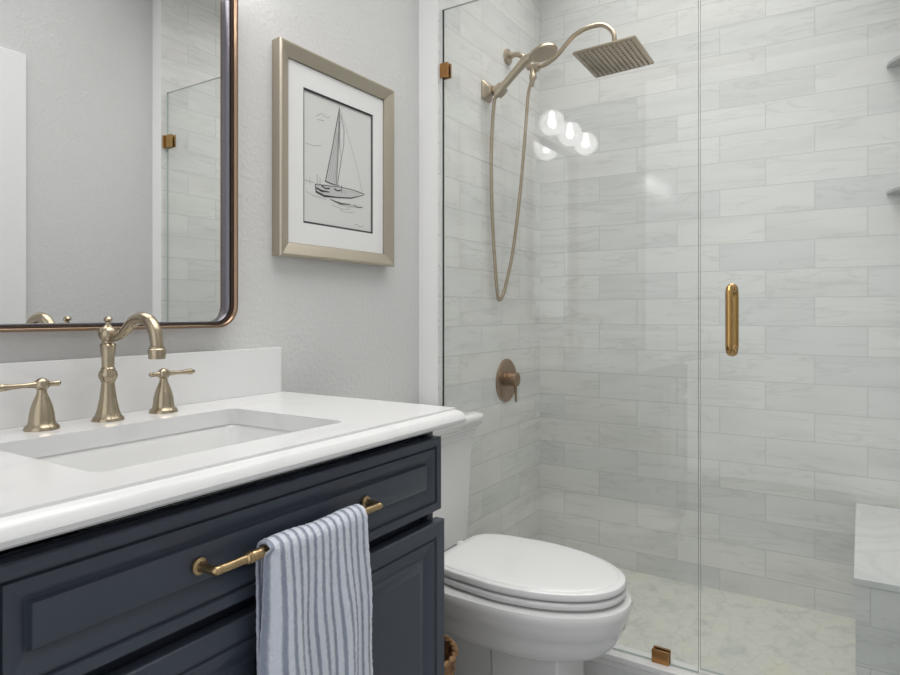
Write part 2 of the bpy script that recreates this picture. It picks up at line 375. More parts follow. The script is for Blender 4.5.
dr = part('drawer', b, M['navy'], t, smooth=20)
PD = [(0, 0.002), (0.002, 0), (0.028, 0), (0.0295, 0.004), (0.034, 0.005), (0.036, 0.002), (0.041, 0.003), (0.062, 0.011), (0.066, 0.011), (0.070, 0.007), (0.082, 0.004), (0.084, 0.003)]
for x0, x1 in ((DX0, 0.698), (0.704, 1.116)):
    b = bmesh.new(); panel_front(b, x0, x1, 0.11, 0.662, YF, PD, 0.022)
    d = part('door', b, M['navy'], t, smooth=20)
    kx = 0.672 if x0 < 0.5 else 0.730
    b = bmesh.new(); lathe(b, [(0.008, 0), (0.006, 0.006), (0.005, 0.014), (0.013, 0.020), (0.015, 0.026), (0.01, 0.031), (0, 0.032)], 20, (kx, YF, 0.54), (0, -1, 0))
    part('door_knob', b, M['pull'], d)
# pull handle on the drawer
b = bmesh.new(); yb = -0.563; zb = 0.758; ax0, ax1 = 0.530, 0.862
for x in (ax0, ax1):
    lathe(b, [(0.011, 0), (0.011, 0.004), (0.007, 0.006), (0.0055, 0.012)], 20, (x, YF, zb), (0, -1, 0))
pts = [(ax0, YF-0.002, zb), (ax0, YF-0.018, zb), (ax0+0.002, YF-0.033, zb), (ax0+0.008, yb, zb), (ax0+0.022, yb-0.001, zb)]
pts += [(ax0+0.05, yb, zb), (0.5*(ax0+ax1), yb, zb), (ax1-0.05, yb, zb), (ax1-0.022, yb-0.001, zb), (ax1-0.008, yb, zb), (ax1-0.002, YF-0.033, zb), (ax1, YF-0.018, zb), (ax1, YF-0.002, zb)]
tube(b, catmull(pts, 6), 0.0062, 14)
for x in (ax0+0.055, ax1-0.055):
    lathe(b, [(0.006, -0.008), (0.0085, -0.006), (0.0075, -0.002), (0.009, 0.0), (0.0075, 0.002), (0.0085, 0.006), (0.006, 0.008)], 16, (x, yb, zb), (1, 0, 0))
lathe(b, [(0.0078, 0), (0.0078, ax1-ax0-0.11)], 16, (ax0+0.055, yb, zb), (1, 0, 0))
part('drawer_pull', b, M['pull'], dr, 'long antique brass bar pull')

# counter with sink cut-out and ogee edge on the front and right
ZT = 0.887; HX0, HX1, HY0, HY1 = 0.437, 0.893, -0.458, -0.150
CX0, CX1, CYF = 0.235, 1.148, -0.537
def rr_abs(x0, x1, y0, y1, r, z, seg=5): return [((x0+x1)/2+px, (y0+y1)/2+py, z) for px, py in rrect(x1-x0, y1-y0, r, seg)]
b = bmesh.new()
def outline(o, z):
    # open path: back-left -> front-left -> front-right (rounded) -> back-right ; o = outward offset
    r = 0.004+o; p = [(CX0, -0.001, z), (CX0, CYF-o, z)]
    cx, cy = CX1-0.004, CYF+0.004; e_ = 0.75*o
    for k in range(6):
        a = math.radians(-90+90*k/5); p.append((cx+(0.004+e_)*math.cos(a), cy+r*math.sin(a), z))
    p.append((CX1+e_, -0.001, z)); return p
prof = [(0, ZT), (0.0008, ZT-0.0040), (0.003, ZT-0.0052), (0.008, ZT-0.0056), (0.016, ZT-0.0085), (0.022, ZT-0.0145), (0.0245, ZT-0.021), (0.0235, ZT-0.027), (0.019, ZT-0.0305), (0.010, ZT-0.0320), (-0.01, ZT-0.0320)]
R = loft(b, [outline(o, z) for o, z in prof], cap=False)
hole_t = [b.verts.new(p) for p in rr_abs(HX0, HX1, HY0, HY1, 0.018, ZT)]
hole_m = [b.verts.new(p) for p in rr_abs(HX0-0.001, HX1+0.001, HY0-0.001, HY1+0.001, 0.018, ZT-0.021)]
hole_b = [b.verts.new(p) for p in rr_abs(HX0-0.001, HX1+0.001, HY0-0.001, HY1+0.001, 0.018, ZT-0.032)]
n = len(hole_t)
for A, B in ((hole_t, hole_m), (hole_m, hole_b)):
    for i in range(n): b.faces.new((A[i], A[(i+1) % n], B[(i+1) % n], B[i]))
def ring_edges(r): return [b.edges.get((r[i], r[(i+1) % len(r)])) or b.edges.new((r[i], r[(i+1) % len(r)])) for i in range(len(r))]
bmesh.ops.triangle_fill(b, edges=ring_edges(R[0])+ring_edges(hole_t), use_beauty=True, use_dissolve=False)
bmesh.ops.triangle_fill(b, edges=ring_edges(R[-1])+ring_edges(hole_b), use_beauty=True, use_dissolve=False)
bmesh.ops.translate(b, verts=b.verts[:], vec=(-0.694, 0.28, -0.855))
o = obj('countertop', b, M['quartz'], smooth=25, loc=(0.694, -0.28, 0.855))
tag(o, 'white stone countertop with moulded edge on the navy vanity', 'countertop')
b = bmesh.new(); box(b, CX0, 1.146, -0.020, -0.0005, ZT, 0.999)
bmesh.ops.translate(b, verts=b.verts[:], vec=(-0.694, 0, -ZT))
tag(obj('backsplash', b, M['quartz'], bevel=0.0012, loc=(0.694, 0, ZT)), 'white stone backsplash slab standing on the counter under the mirror', 'backsplash')
# sink
t = thing('undermount_sink', 'white rectangular porcelain sink set below the counter cut-out', 'sink', (0.67, -0.30, 0.70))
b = bmesh.new(); zr = ZT-0.032
rings = [rr_abs(HX0-0.02, HX1+0.02, HY0-0.02, HY1+0.02, 0.03, zr-0.006), rr_abs(HX0-0.02, HX1+0.02, HY0-0.02, HY1+0.02, 0.03, zr), rr_abs(HX0-0.004, HX1+0.004, HY0-0.004, HY1+0.004, 0.022, zr),
         rr_abs(HX0+0.002, HX1-0.004, HY0+0.003, HY1-0.004, 0.03, zr-0.02), rr_abs(HX0+0.012, HX1-0.014, HY0+0.012, HY1-0.012, 0.04, zr-0.11),
         rr_abs(HX0+0.028, HX1-0.03, HY0+0.03, HY1-0.03, 0.05, zr-0.135), rr_abs(HX0+0.07, HX1-0.07, HY0+0.07, HY1-0.07, 0.05, zr-0.143), rr_abs(0.65, 0.69, -0.32, -0.28, 0.018, zr-0.147)]
inn = rings
outr = [rr_abs(0.64, 0.70, -0.33, -0.27, 0.018, zr-0.157), rr_abs(HX0+0.02, HX1-0.02, HY0+0.02, HY1-0.02, 0.05, zr-0.148), rr_abs(HX0-0.006, HX1+0.006, HY0-0.006, HY1+0.006, 0.03, zr-0.11)]
loft(b, outr+inn)
part('basin', b, M['porcelain'], t, smooth=50)
b = bmesh.new(); lathe(b, [(0.019, 0), (0.021, 0.003), (0.016, 0.005), (0.008, 0.004), (0, 0.005)], 24, (0.67, -0.30, zr-0.1485))
part('drain', b, M['champ'], t)

# ------------------------------------------------------------ faucet
FX, FY = 0.668, -0.078
t = thing('widespread_faucet', 'brushed champagne two-handle faucet with arched spout behind the sink', 'faucet', (FX, FY, ZT))
b = bmesh.new()
def hz(h): return h*1.12 if h < 0.0856 else (0.09587+(h-0.0856)*(0.143-0.09587)/(0.143-0.0856) if h < 0.143 else h)
lathe(b, [(r_, hz(h_)) for r_, h_ in [(0.0275, 0), (0.0275, 0.002), (0.0255, 0.005), (0.022, 0.009), (0.0185, 0.018), (0.0145, 0.036), (0.0118, 0.056), (0.0112, 0.062), (0.0125, 0.0635), (0.0125, 0.0655),
          (0.0150, 0.069), (0.0165, 0.0745), (0.0150, 0.080), (0.0125, 0.0835), (0.0125, 0.0855), (0.0108, 0.088), (0.0112, 0.108), (0.0135, 0.134), (0.0140, 0.137), (0.0125, 0.1405), (0.010, 0.143),
          (0.0100, 0.146), (0.0135, 0.150), (0.0165, 0.157), (0.0160, 0.164), (0.0125, 0.170), (0.007, 0.1735), (0.0048, 0.176), (0.0044, 0.181), (0.0072, 0.184), (0.0076, 0.187), (0.005, 0.191), (0, 0.192)]], 36, (FX, FY, ZT))
part('spout_column', b, M['champ'], t)
b = bmesh.new()
P_ = [(FX, FY, 1.040), (FX, FY-0.022, 1.040), (FX, FY-0.040, 1.044), (FX, FY-0.060, 1.056), (FX, FY-0.082, 1.071), (FX, FY-0.106, 1.076), (FX, FY-0.130, 1.070), (FX, FY-0.145, 1.053), (FX, FY-0.150, 1.036), (FX, FY-0.151, 1.024)]
pts = catmull(P_, 8); tube(b, pts, lerp_list([0.0065, 0.0066, 0.0075, 0.0092, 0.0108, 0.0112, 0.0112, 0.0110, 0.0108, 0.0105], len(pts)), 22)
lathe(b, [(0.0108, 0), (0.0125, -0.001), (0.0125, -0.004), (0.0145, -0.006), (0.0150, -0.010), (0.0138, -0.018), (0.0136, -0.022), (0.009, -0.022), (0.009, -0.018), (0, -0.018)], 28, (FX, FY-0.151, 1.028))
part('spout', b, M['champ'], t)
def faucet_handle(x, y, ang):
    b = bmesh.new()
    lathe(b, [(r_*1.06, h_*1.13) for r_, h_ in [(0.0255, 0), (0.0255, 0.002), (0.0235, 0.006), (0.0200, 0.009), (0.0188, 0.014), (0.0178, 0.024), (0.0155, 0.034), (0.0120, 0.044), (0.0085, 0.052), (0.0072, 0.056), (0.0072, 0.060),
              (0.0105, 0.063), (0.0115, 0.068), (0.0100, 0.073), (0.005, 0.0765), (0, 0.078)]], 32, (x, y, ZT))
    h = part('handle', b, M['champ'], t)
    b = bmesh.new(); d = Vector((math.cos(ang), math.sin(ang), 0)); c = Vector((x, y, ZT+0.0765))
    pts = [c-d*0.031, c-d*0.027, c-d*0.018, c-d*0.004, c+d*0.010, c+d*0.030, c+d*0.048, c+d*0.062, c+d*0.071]
    pts = catmull(pts, 4); tube(b, pts, lerp_list([0.002, 0.0052, 0.0042, 0.006, 0.0055, 0.0038, 0.0048, 0.0066, 0.0028], len(pts)), 16)
    part('lever', b, M['champ'], h)
faucet_handle(0.5545, -0.076, PI)
faucet_handle(0.782, -0.076, 0.0)

# ------------------------------------------------------------ mirror
MX0, MX1, MZ0, MZ1 = 0.457, 1.000, 1.052, 1.888
t = thing('wall_mirror', 'rounded rectangular wall mirror in a bronze metal frame above the faucet', 'mirror', ((MX0+MX1)/2, 0, MZ0))
def mring(inset, y, r):
    return [((MX0+MX1)/2+px, y, (MZ0+MZ1)/2+pz) for px, pz in rrect(MX1-MX0-2*inset, MZ1-MZ0-2*inset, max(r-inset, 0.01), 10)]
RM = 0.052
def frame_band(pr, name, m):
    b = bmesh.new(); R = [mring(i, y, RM) for i, y in pr]
    loft(b, R+[R[0]], cap=False); bmesh.ops.remove_doubles(b, verts=b.verts[:], dist=1e-5)
    return part(name, b, m, t, smooth=40)
frame_band([(0.0, -0.001), (0.0, -0.033), (0.001, -0.035), (0.0052, -0.035), (0.006, -0.034), (0.006, -0.001)], 'outer_frame', M['mframe'])
frame_band([(0.0062, -0.001), (0.0062, -0.026), (0.0100, -0.026), (0.0100, -0.001)], 'inner_frame', M['mframe_dark'])
frame_band([(0.0102, -0.001), (0.0102, -0.0185), (0.0108, -0.0195), (0.0135, -0.0195), (0.0142, -0.0185), (0.0142, -0.001)], 'inner_lip', M['lip'])
b = bmesh.new(); loft(b, [mring(0.0143, -0.001, RM), mring(0.0143, -0.006, RM)])
part('mirror_glass', b, M['mirror'], t, smooth=0)

# ------------------------------------------------------------ vanity light above the mirror (seen reflected in the shower glass)
LX, LZ = 0.765, 1.993
t = thing('vanity_light', 'three-globe vanity light above the mirror seen reflected in shower glass', 'light fixture', (LX, 0, LZ))
b = bmesh.new(); box(b, LX-0.31, LX+0.31, -0.016, -0.001, LZ-0.028, LZ+0.028); part('backplate', b, M['chrome'], t, bevel=0.003)
for gx in (LX-0.205, LX, LX+0.205):
    b = bmesh.new(); tube(b, catmull([(gx, -0.012, LZ), (gx, -0.06, LZ+0.004), (gx, -0.095, LZ+0.003), (gx, -0.11, LZ-0.006)], 6), 0.007, 12)
    lathe(b, [(0.012, 0.0), (0.022, -0.004), (0.026, -0.012), (0.026, -0.026), (0.020, -0.028), (0, -0.028)], 24, (gx, -0.11, LZ))
    a = part('lamp_arm', b, M['chrome'], t)
    b = bmesh.new(); c = (gx, -0.11, LZ-0.075)
    lathe(b, [(0.057*math.cos(math.radians(q)), 0.057*math.sin(math.radians(q))) for q in range(-90, 66, 6)], 32, c)
    bmesh.ops.delete(b, geom=[f for f in b.faces if len(f.verts) > 4], context='FACES')
    part('globe_shade', b, M['globe'], t)
    b = bmesh.new(); lathe(b, [(0, -0.020), (0.010, -0.017), (0.0165, -0.008), (0.018, 0), (0.015, 0.010), (0.010, 0.020), (0.009, 0.046)], 20, c)
    part('bulb', b, M['bulb'], a)

# ------------------------------------------------------------ picture
PX0, PX1, PZ0, PZ1 = 1.130, 1.597, 1.228, 1.775
t = thing('framed_picture', 'champagne framed sailboat sketch on the wall between mirror and shower', 'picture', ((PX0+PX1)/2, 0, PZ0))
def pr_(i, y): return [(PX0+i, y, PZ0+i), (PX1-i, y, PZ0+i), (PX1-i, y, PZ1-i), (PX0+i, y, PZ1-i)]
b = bmesh.new(); R = [pr_(i, y) for i, y in ((0.002, -0.001), (0.0, -0.030), (0.003, -0.034), (0.007, -0.0345), (0.033, -0.024), (0.037, -0.022), (0.038, -0.001), (0.002, -0.001))]
loft(b, R, cap=False); bmesh.ops.remove_doubles(b, verts=b.verts[:], dist=1e-5)
part('picture_frame', b, M['pframe'], t, smooth=25)
b = bmesh.new(); OX0, OX1, OZ0, OZ1 = 1.230, 1.507, 1.328, 1.674
def q4(x0, x1, z0, z1, y): return [(x0, y, z0), (x1, y, z0), (x1, y, z1), (x0, y, z1)]
loft(b, [q4(PX0+0.0385, PX1-0.0385, PZ0+0.0385, PZ1-0.0385, -0.004), q4(PX0+0.0385, PX1-0.0385, PZ0+0.0385, PZ1-0.0385, -0.017), q4(OX0-0.0055, OX1+0.0055, OZ0-0.0055, OZ1+0.0055, -0.017), q4(OX0-0.0055, OX1+0.0055, OZ0-0.0055, OZ1+0.0055, -0.0145)], cap=False)
part('mat_board', b, M['matb'], t, smooth=0)
b = bmesh.new(); loft(b, [q4(OX0-0.0058, OX1+0.0058, OZ0-0.0058, OZ1+0.0058, -0.0142), q4(OX0, OX1, OZ0, OZ1, -0.0142)], cap=False)
part('mat_border', b, M['ink'], t, 'thin black inner border', smooth=0)
b = bmesh.new(); box(b, OX0-0.006, OX1+0.006, -0.012, -0.004, OZ0-0.006, OZ1+0.006)
pp = part('print', b, M['paper'], t, smooth=0)
YI = -0.0122
W_, H_ = OX1-OX0, OZ1-OZ0
def ip(u, v): return (OX0+u*W_, YI, OZ1-v*H_)       # u,v in 0..1 from the top left of the print
def stroke(bm, pts, wd, y=YI):
    P = [Vector(ip(*p)) for p in pts]; n = len(P); A = []
    for i in range(n):
        tn = (P[min(i+1, n-1)]-P[max(i-1, 0)]).normalized(); nn = Vector((-tn.z, 0, tn.x))
        ww = 0.72*(wd if not isinstance(wd, (list, tuple)) else wd[i])/2
        A.append((bm.verts.new(Vector((P[i].x, y, P[i].z))+nn*ww), bm.verts.new(Vector((P[i].x, y, P[i].z))-nn*ww)))
    for a, c in zip(A[:-1], A[1:]): bm.faces.new((a[0], c[0], c[1], a[1]))
def poly(bm, pts, y): bm.faces.new([bm.verts.new((ip(*p)[0], y, ip(*p)[2])) for p in pts])
b = bmesh.new()
poly(b, [(0.50, 0.05), (0.52, 0.12), (0.50, 0.35), (0.475, 0.60), (0.46, 0.66), (0.40, 0.66), (0.30, 0.655), (0.37, 0.46), (0.45, 0.20)], YI)
poly(b, [(0.16, 0.70), (0.30, 0.68), (0.55, 0.68), (0.86, 0.685), (0.70, 0.74), (0.40, 0.755), (0.18, 0.76)], YI)
poly(b, [(0.36, 0.795), (0.84, 0.79), (0.66, 0.83), (0.50, 0.825)], YI)
part('wash_drawing', b, M['inkl'], pp, 'pale grey wash of sail and hull', smooth=0)
b = bmesh.new(); Y2 = YI-0.0002
for l in ([(0.50, 0.03), (0.60, 0.18), (0.74, 0.42), (0.86, 0.675)], [(0.0, 0.685), (0.14, 0.69)], [(0.03, 0.77), (0.12, 0.79), (0.30, 0.80)], [(0.5, 0.86), (0.6, 0.87), (0.72, 0.86)], [(0.38, 0.835), (0.55, 0.85), (0.66, 0.84)],
          [(0.02, 0.40), (0.12, 0.405), (0.24, 0.385)], [(0.16, 0.17), (0.24, 0.13), (0.33, 0.15), (0.36, 0.13)], [(0.18, 0.19), (0.28, 0.18)], [(0.33, 0.64), (0.40, 0.44), (0.46, 0.22)], [(0.36, 0.65), (0.42, 0.46), (0.475, 0.24)], [(0.40, 0.65), (0.45, 0.46), (0.485, 0.26)], [(0.43, 0.65), (0.465, 0.48)],
          [(0.60, 0.80), (0.70, 0.815), (0.84, 0.81)], [(0.56, 0.69), (0.60, 0.72)], [(0.72, 0.965), (0.78, 0.955), (0.80, 0.97), (0.88, 0.96)], [(0.08, 0.66), (0.085, 0.71)]):
    stroke(b, l, 0.0014, Y2)
part('grey_line_drawing', b, M['inkg'], pp, 'fine grey rigging and water lines', smooth=0)
b = bmesh.new(); Y3 = YI-0.0004
stroke(b, [(0.50, 0.02), (0.495, 0.10), (0.49, 0.22), (0.475, 0.42), (0.455, 0.66)], [0.0016, 0.0036, 0.003, 0.0024, 0.0022], Y3)
stroke(b, [(0.50, 0.03), (0.46, 0.16), (0.38, 0.42), (0.295, 0.655)], [0.0016, 0.0040, 0.003, 0.0036], Y3)
stroke(b, [(0.515, 0.08), (0.57, 0.20), (0.565, 0.32), (0.525, 0.45), (0.505, 0.35), (0.505, 0.14)], 0.0022, Y3)
stroke(b, [(0.525, 0.45), (0.50, 0.55), (0.47, 0.66)], 0.0024, Y3)
stroke(b, [(0.29, 0.655), (0.38, 0.665), (0.50, 0.665)], [0.005, 0.004, 0.002], Y3)
stroke(b, [(0.15, 0.70), (0.30, 0.69), (0.50, 0.675), (0.68, 0.672), (0.89, 0.685)], 0.0024, Y3)
stroke(b, [(0.155, 0.70), (0.165, 0.755), (0.28, 0.775), (0.45, 0.765), (0.68, 0.745), (0.89, 0.69)], [0.003, 0.008, 0.009, 0.005, 0.004, 0.002], Y3)
stroke(b, [(0.17, 0.725), (0.24, 0.74), (0.36, 0.735)], [0.006, 0.008, 0.003], Y3)
stroke(b, [(0.24, 0.70), (0.30, 0.715), (0.36, 0.705)], 0.005, Y3); stroke(b, [(0.42, 0.70), (0.47, 0.71), (0.52, 0.70)], 0.005, Y3); stroke(b, [(0.53, 0.66), (0.535, 0.72)], 0.003, Y3)
stroke(b, [(0.36, 0.79), (0.52, 0.81), (0.66, 0.80)], [0.002, 0.006, 0.002], Y3); stroke(b, [(0.72, 0.80), (0.78, 0.812), (0.86, 0.80)], 0.003, Y3)
stroke(b, [(0.18, 0.62), (0.18, 0.70)], 0.0016, Y3); stroke(b, [(0.22, 0.64), (0.22, 0.70)], 0.0016, Y3)
part('ink_drawing', b, M['ink'], pp, 'dark ink lines of the sailboat', smooth=0)

# ------------------------------------------------------------ toilet
TX = 1.543
t = thing('toilet', 'white elongated toilet with moulded tank between the vanity and shower', 'toilet', (TX, -0.45, 0))
def egg(hw, yf, yb, yc, z, n=64, pb=2.8, cx=TX, tp=0):
    out = []
    for k in range(n):
        a = 2*PI*k/n; s_, c_ = math.sin(a), math.cos(a)
        if c_ >= 0:   # front
            x = hw*math.copysign(abs(s_)**0.95, s_); y = yc-(yc-yf)*abs(c_)**0.98
            y = yc - (yc - yf)*-(-c_)
            y = yc + (yf-yc)*c_
        else:
            x = hw*math.copysign(abs(s_)**(2/pb), s_); y = yc + (yb-yc)*abs(c_)**(2/pb); x *= 1-tp*((y-yc)/(yb-yc))**2
        out.append((cx+x, y, z))
    return out
b = bmesh.new()
rg = [(0.112, -0.690, -0.22, -0.46, 0.241), (0.126, -0.706, -0.21, -0.47, 0.243), (0.144, -0.729, -0.20, -0.48, 0.255), (0.157, -0.746, -0.19, -0.49, 0.273), (0.167, -0.761, -0.18, -0.49, 0.298),
      (0.1725, -0.769, -0.18, -0.49, 0.318), (0.1765, -0.773, -0.18, -0.49, 0.321), (0.180, -0.778, -0.18, -0.49, 0.342), (0.1835, -0.783, -0.17, -0.49, 0.358), (0.185, -0.785, -0.17, -0.49, 0.370), (0.182, -0.781, -0.17, -0.49, 0.379), (0.168, -0.765, -0.18, -0.49, 0.3825),
      (0.12, -0.70, -0.26, -0.49, 0.387), (0.11, -0.68, -0.28, -0.49, 0.33), (0.05, -0.55, -0.40, -0.49, 0.25)]
loft(b, [egg(*r) for r in rg]); part('bowl', b, M['porcelain'], t, smooth=50)
b = bmesh.new()
def rect(hw, y0, y1, z, r=0.012): return [(TX+px, (y0+y1)/2+py, z) for px, py in rrect(2*hw, y1-y0, r, 4)]
loft(b, [rect(0.107, -0.655, -0.20, 0, 0.015), rect(0.107, -0.655, -0.20, 0.030, 0.015), rect(0.102, -0.650, -0.20, 0.036, 0.012), rect(0.094, -0.642, -0.205, 0.055, 0.010), rect(0.088, -0.636, -0.45, 0.075, 0.008), rect(0.088, -0.636, -0.45, 0.246, 0.008)])
loft(b, [rect(0.060, -0.45, -0.08, 0.02, 0.03), rect(0.058, -0.45, -0.09, 0.12, 0.03), rect(0.075, -0.45, -0.10, 0.22, 0.03), rect(0.10, -0.45, -0.06, 0.34, 0.03), rect(0.12, -0.44, -0.05, 0.386, 0.03)])
part('pedestal', b, M['porcelain'], t, smooth=40)
b = bmesh.new(); loft(b, [egg(0.148, -0.744, -0.30, -0.49, 0.3815, pb=7, tp=0.2), egg(0.150, -0.746, -0.30, -0.49, 0.3885, pb=7, tp=0.2), egg(0.166, -0.765, -0.292, -0.49, 0.3892, pb=7, tp=0.2), egg(0.169, -0.769, -0.288, -0.49, 0.395, pb=7, tp=0.2), egg(0.169, -0.769, -0.288, -0.49, 0.402, pb=7, tp=0.2), egg(0.166, -0.766, -0.29, -0.49, 0.405, pb=7, tp=0.2), egg(0.150, -0.750, -0.295, -0.49, 0.4055, pb=7, tp=0.2)])
part('seat', b, M['seat'], t, smooth=60)
b = bmesh.new()
def E(s, z): return egg(0.170*s, -0.49-0.280*s, -0.49+0.205*s, -0.49, z, pb=8, tp=0.2)
loft(b, [E(0.90, 0.4057), E(0.905, 0.4105), E(0.985, 0.4112), E(1.0, 0.416), E(1.0, 0.422), E(0.992, 0.427), E(0.975, 0.4295), E(0.945, 0.4305), E(0.935, 0.4325), E(0.915, 0.4340), E(0.85, 0.4350), E(0.6, 0.436), E(0.3, 0.4365), E(0.08, 0.4365)])
part('lid', b, M['seat'], t, smooth=25)
for x in (TX-0.075, TX+0.075):
    b = bmesh.new(); lathe(b, [(0.014, 0), (0.014, 0.022), (0.010, 0.026), (0, 0.027)], 20, (x, -0.262, 0.387))
    part('hinge', b, M['seat'], t)
b = bmesh.new()
def tr(hw, yf, z, r=0.02): return [(TX+px, (yf-0.022)/2+py, z) for px, py in rrect(2*hw, -0.022-yf, r, 5)]
loft(b, [tr(0.165, -0.225, 0.386), tr(0.172, -0.232, 0.395), tr(0.178, -0.238, 0.55), tr(0.182, -0.243, 0.700), tr(0.182, -0.243, 0.704), tr(0.187, -0.248, 0.707), tr(0.187, -0.248, 0.720)])
part('tank', b, M['porcelain'], t, smooth=30)
b = bmesh.new()
loft(b, [tr(0.185, -0.246, 0.7205), tr(0.191, -0.252, 0.7215), tr(0.191, -0.252, 0.728), tr(0.196, -0.257, 0.731), tr(0.196, -0.257, 0.737), tr(0.203, -0.264, 0.743), tr(0.2085, -0.2695, 0.754), tr(0.2100, -0.271, 0.763), tr(0.2085, -0.2695, 0.771), tr(0.203, -0.264, 0.776), tr(0.19, -0.251, 0.778)])
part('tank_lid', b, M['porcelain'], t, smooth=40)
b = bmesh.new(); lathe(b, [(0.012, 0), (0.012, 0.006), (0.006, 0.008), (0.006, 0.02)], 16, (TX-0.13, -0.243, 0.675), (0, -1, 0)); tube(b, [(TX-0.135, -0.262, 0.676), (TX-0.10, -0.263, 0.672), (TX-0.07, -0.263, 0.668)], [0.006, 0.005, 0.006], 12)
part('flush_lever', b, M['chrome'], t)

# wicker basket
BX, BY, BH = 1.212, -0.385, 0.305
t = thing('waste_basket', 'brown woven wicker basket on the floor between vanity and toilet', 'basket', (BX, BY, 0))
b = bmesh.new()
def wr(z, r): return [(BX+r*math.cos(2*PI*k/72)*(1), BY+r*math.sin(2*PI*k/72), z) for k in range(72)]
rings = []; rows = 30
for i in range(rows+1):
    z = 0.004+(BH-0.01)*i/rows; r = 0.072+0.022*(i/rows)**0.8
    rings.append([(BX+(r+0.0022*math.sin(PI*i+PI*k/2))*math.cos(2*PI*k/72), BY+(r+0.0022*math.sin(PI*i+PI*k/2))*math.sin(2*PI*k/72), z) for k in range(72)])
inner = [wr(z, r-0.006) for z, r in ((BH-0.006, 0.094), (0.2, 0.086), (0.012, 0.072))]
loft(b, rings+inner); part('basket_body', b, M['wicker'], t, smooth=0)
b = bmesh.new()
for ph in (0, PI):
    pts = [Vector((BX+(0.093+0.003*math.cos(14*a+ph))*math.cos(a), BY+(0.093+0.003*math.cos(14*a+ph))*math.sin(a), BH+0.003*math.sin(14*a+ph))) for a in [2*PI*k/140 for k in range(141)]]
    tube(b, pts, 0.005, 8)
part('rim', b, M['wicker'], t)

# ------------------------------------------------------------ towel on the drawer pull
def towel():
    nu, front, back = 84, 46, 26
    x0, x1 = 0.608, 0.806
    R0 = 0.0135
    rows = []
    for i in range(back+1):            # back layer from its bottom up
        s = 1-i/back; rows.append(('b', s))
    for k in range(1, 8): rows.append(('o', k/8))
    for i in range(front+1): rows.append(('f', i/front))
    b = bmesh.new(); uvl = b.loops.layers.uv.new('UVMap'); G = []
    for kind, s in rows:
        line = []
        for j in range(nu+1):
            u = j/nu; x = x0+(x1-x0)*u
            if kind == 'f':
                d = s*0.375; z = zb-d
                amp = min(1, d/0.12)
                fold = 0.0055*math.sin(u*2*PI*1.7+0.6)+0.003*math.sin(u*2*PI*4.1+1.9+d*5)
                edge = max(0, 1-u/0.10)**1.5
                y = yb-R0-0.004-amp*(0.001+0.004*s)-amp*fold*(0.4+0.8*s) + edge*(0.012+0.018*amp)
                x += 0.016*s*u + 0.012*s + amp*0.003*math.sin(d*26+u*5) - 0.004*edge
            elif kind == 'o':
                a = PI*s; y = yb+R0*math.cos(a)-0.001*s*0; z = zb+R0*math.sin(a)
                y -= 0.004*s
                z += 0.0015*math.sin(u*9)
            else:
                d = s*0.34; z = zb-d; amp = min(1, d/0.12)
                y = yb+R0+0.003*amp*math.sin(u*2*PI*2.3)-0.001*amp
                y = min(y, YF-0.011)
                x += 0.010*s-amp*0.003*(1-u)
            line.append(b.verts.new((x, y, z)))
        G.append(line)
    for i in range(len(G)-1):
        for j in range(nu):
            f = b.faces.new((G[i][j], G[i][j+1], G[i+1][j+1], G[i+1][j]))
            for lp, (a, c) in zip(f.loops, ((i, j), (i, j+1), (i+1, j+1), (i+1, j))): lp[uvl].uv = (c/nu, a/len(G))
    bmesh.ops.translate(b, verts=b.verts[:], vec=(-0.70, 0.575, -0.40))
    o = obj('hand_towel', b, M['towel'], smooth=80, loc=(0.70, -0.575, 0.40))
    m = o.modifiers.new('s', 'SOLIDIFY'); m.thickness = 0.006; m.offset = 0
    tx = bpy.data.textures.new('terry', 'CLOUDS'); tx.noise_scale = 0.0045
    m = o.modifiers.new('u', 'SUBSURF'); m.levels = 1; m.render_levels = 1
    m = o.modifiers.new('d', 'DISPLACE'); m.texture = tx; m.strength = 0.0028; m.texture_coords = 'LOCAL'
    tag(o, 'white and blue striped terry towel draped over the drawer pull', 'towel')
towel()

# ------------------------------------------------------------ shower glass
def pane(y0, y1, z0, z1):
    b = bmesh.new(); box(b, XG-0.005, XG+0.005, y0, y1, z0, z1)
    for f in b.faces:
        if abs(f.normal.x) < 0.5 or True:
            n = f.calc_center_median()
            f.material_index = 0 if abs(abs(n.x-XG)-0.005) < 1e-4 else 1
    return b
def clip(y, z, along, hy, hz_):
    """square clamp plates on both faces of the glass"""
    b = bmesh.new()
    for sx in (-1, 1):
        x0, x1 = sorted((XG+sx*0.0052, XG+sx*0.012)); box(b, x0, x1, y-hy, y+hy, z-hz_, z+hz_)
        lathe(b, [(0.0055, 0), (0.0055, 0.001), (0.003, 0.001), (0, 0.0005)], 16, (XG+sx*0.012, y, z), (sx, 0, 0))
    if along == 'left': box(b, XG-0.012, XG+0.012, y+hy, YT, z-hz_, z+hz_)
    elif along == 'right': box(b, XG-0.018, XG+0.018, YR, y-hy, z-hz_, z+hz_)
    else: box(b, XG-0.012, XG+0.012, y-hy, y+hy, 0.13, z-hz_)
    return b
t = thing('fixed_glass_panel', 'clear fixed shower glass panel behind the toilet', 'glass panel', (XG, -0.48, 0.13))
part('glass_pane', pane(-0.889, YT-0.006, 0.131, 2.092), [M['glass'], M['glass_edge']], t, smooth=0)
for (y, z, al, hy, hz_) in ((-0.092, 1.888, 'left', 0.014, 0.024), (-0.092, 0.339, 'left', 0.014, 0.024), (-0.792, 0.149, 'curb', 0.023, 0.0165)):
    part('glass_clip', clip(y, z, al, hy, hz_), M['bronzeclip'], t, bevel=0.0015)
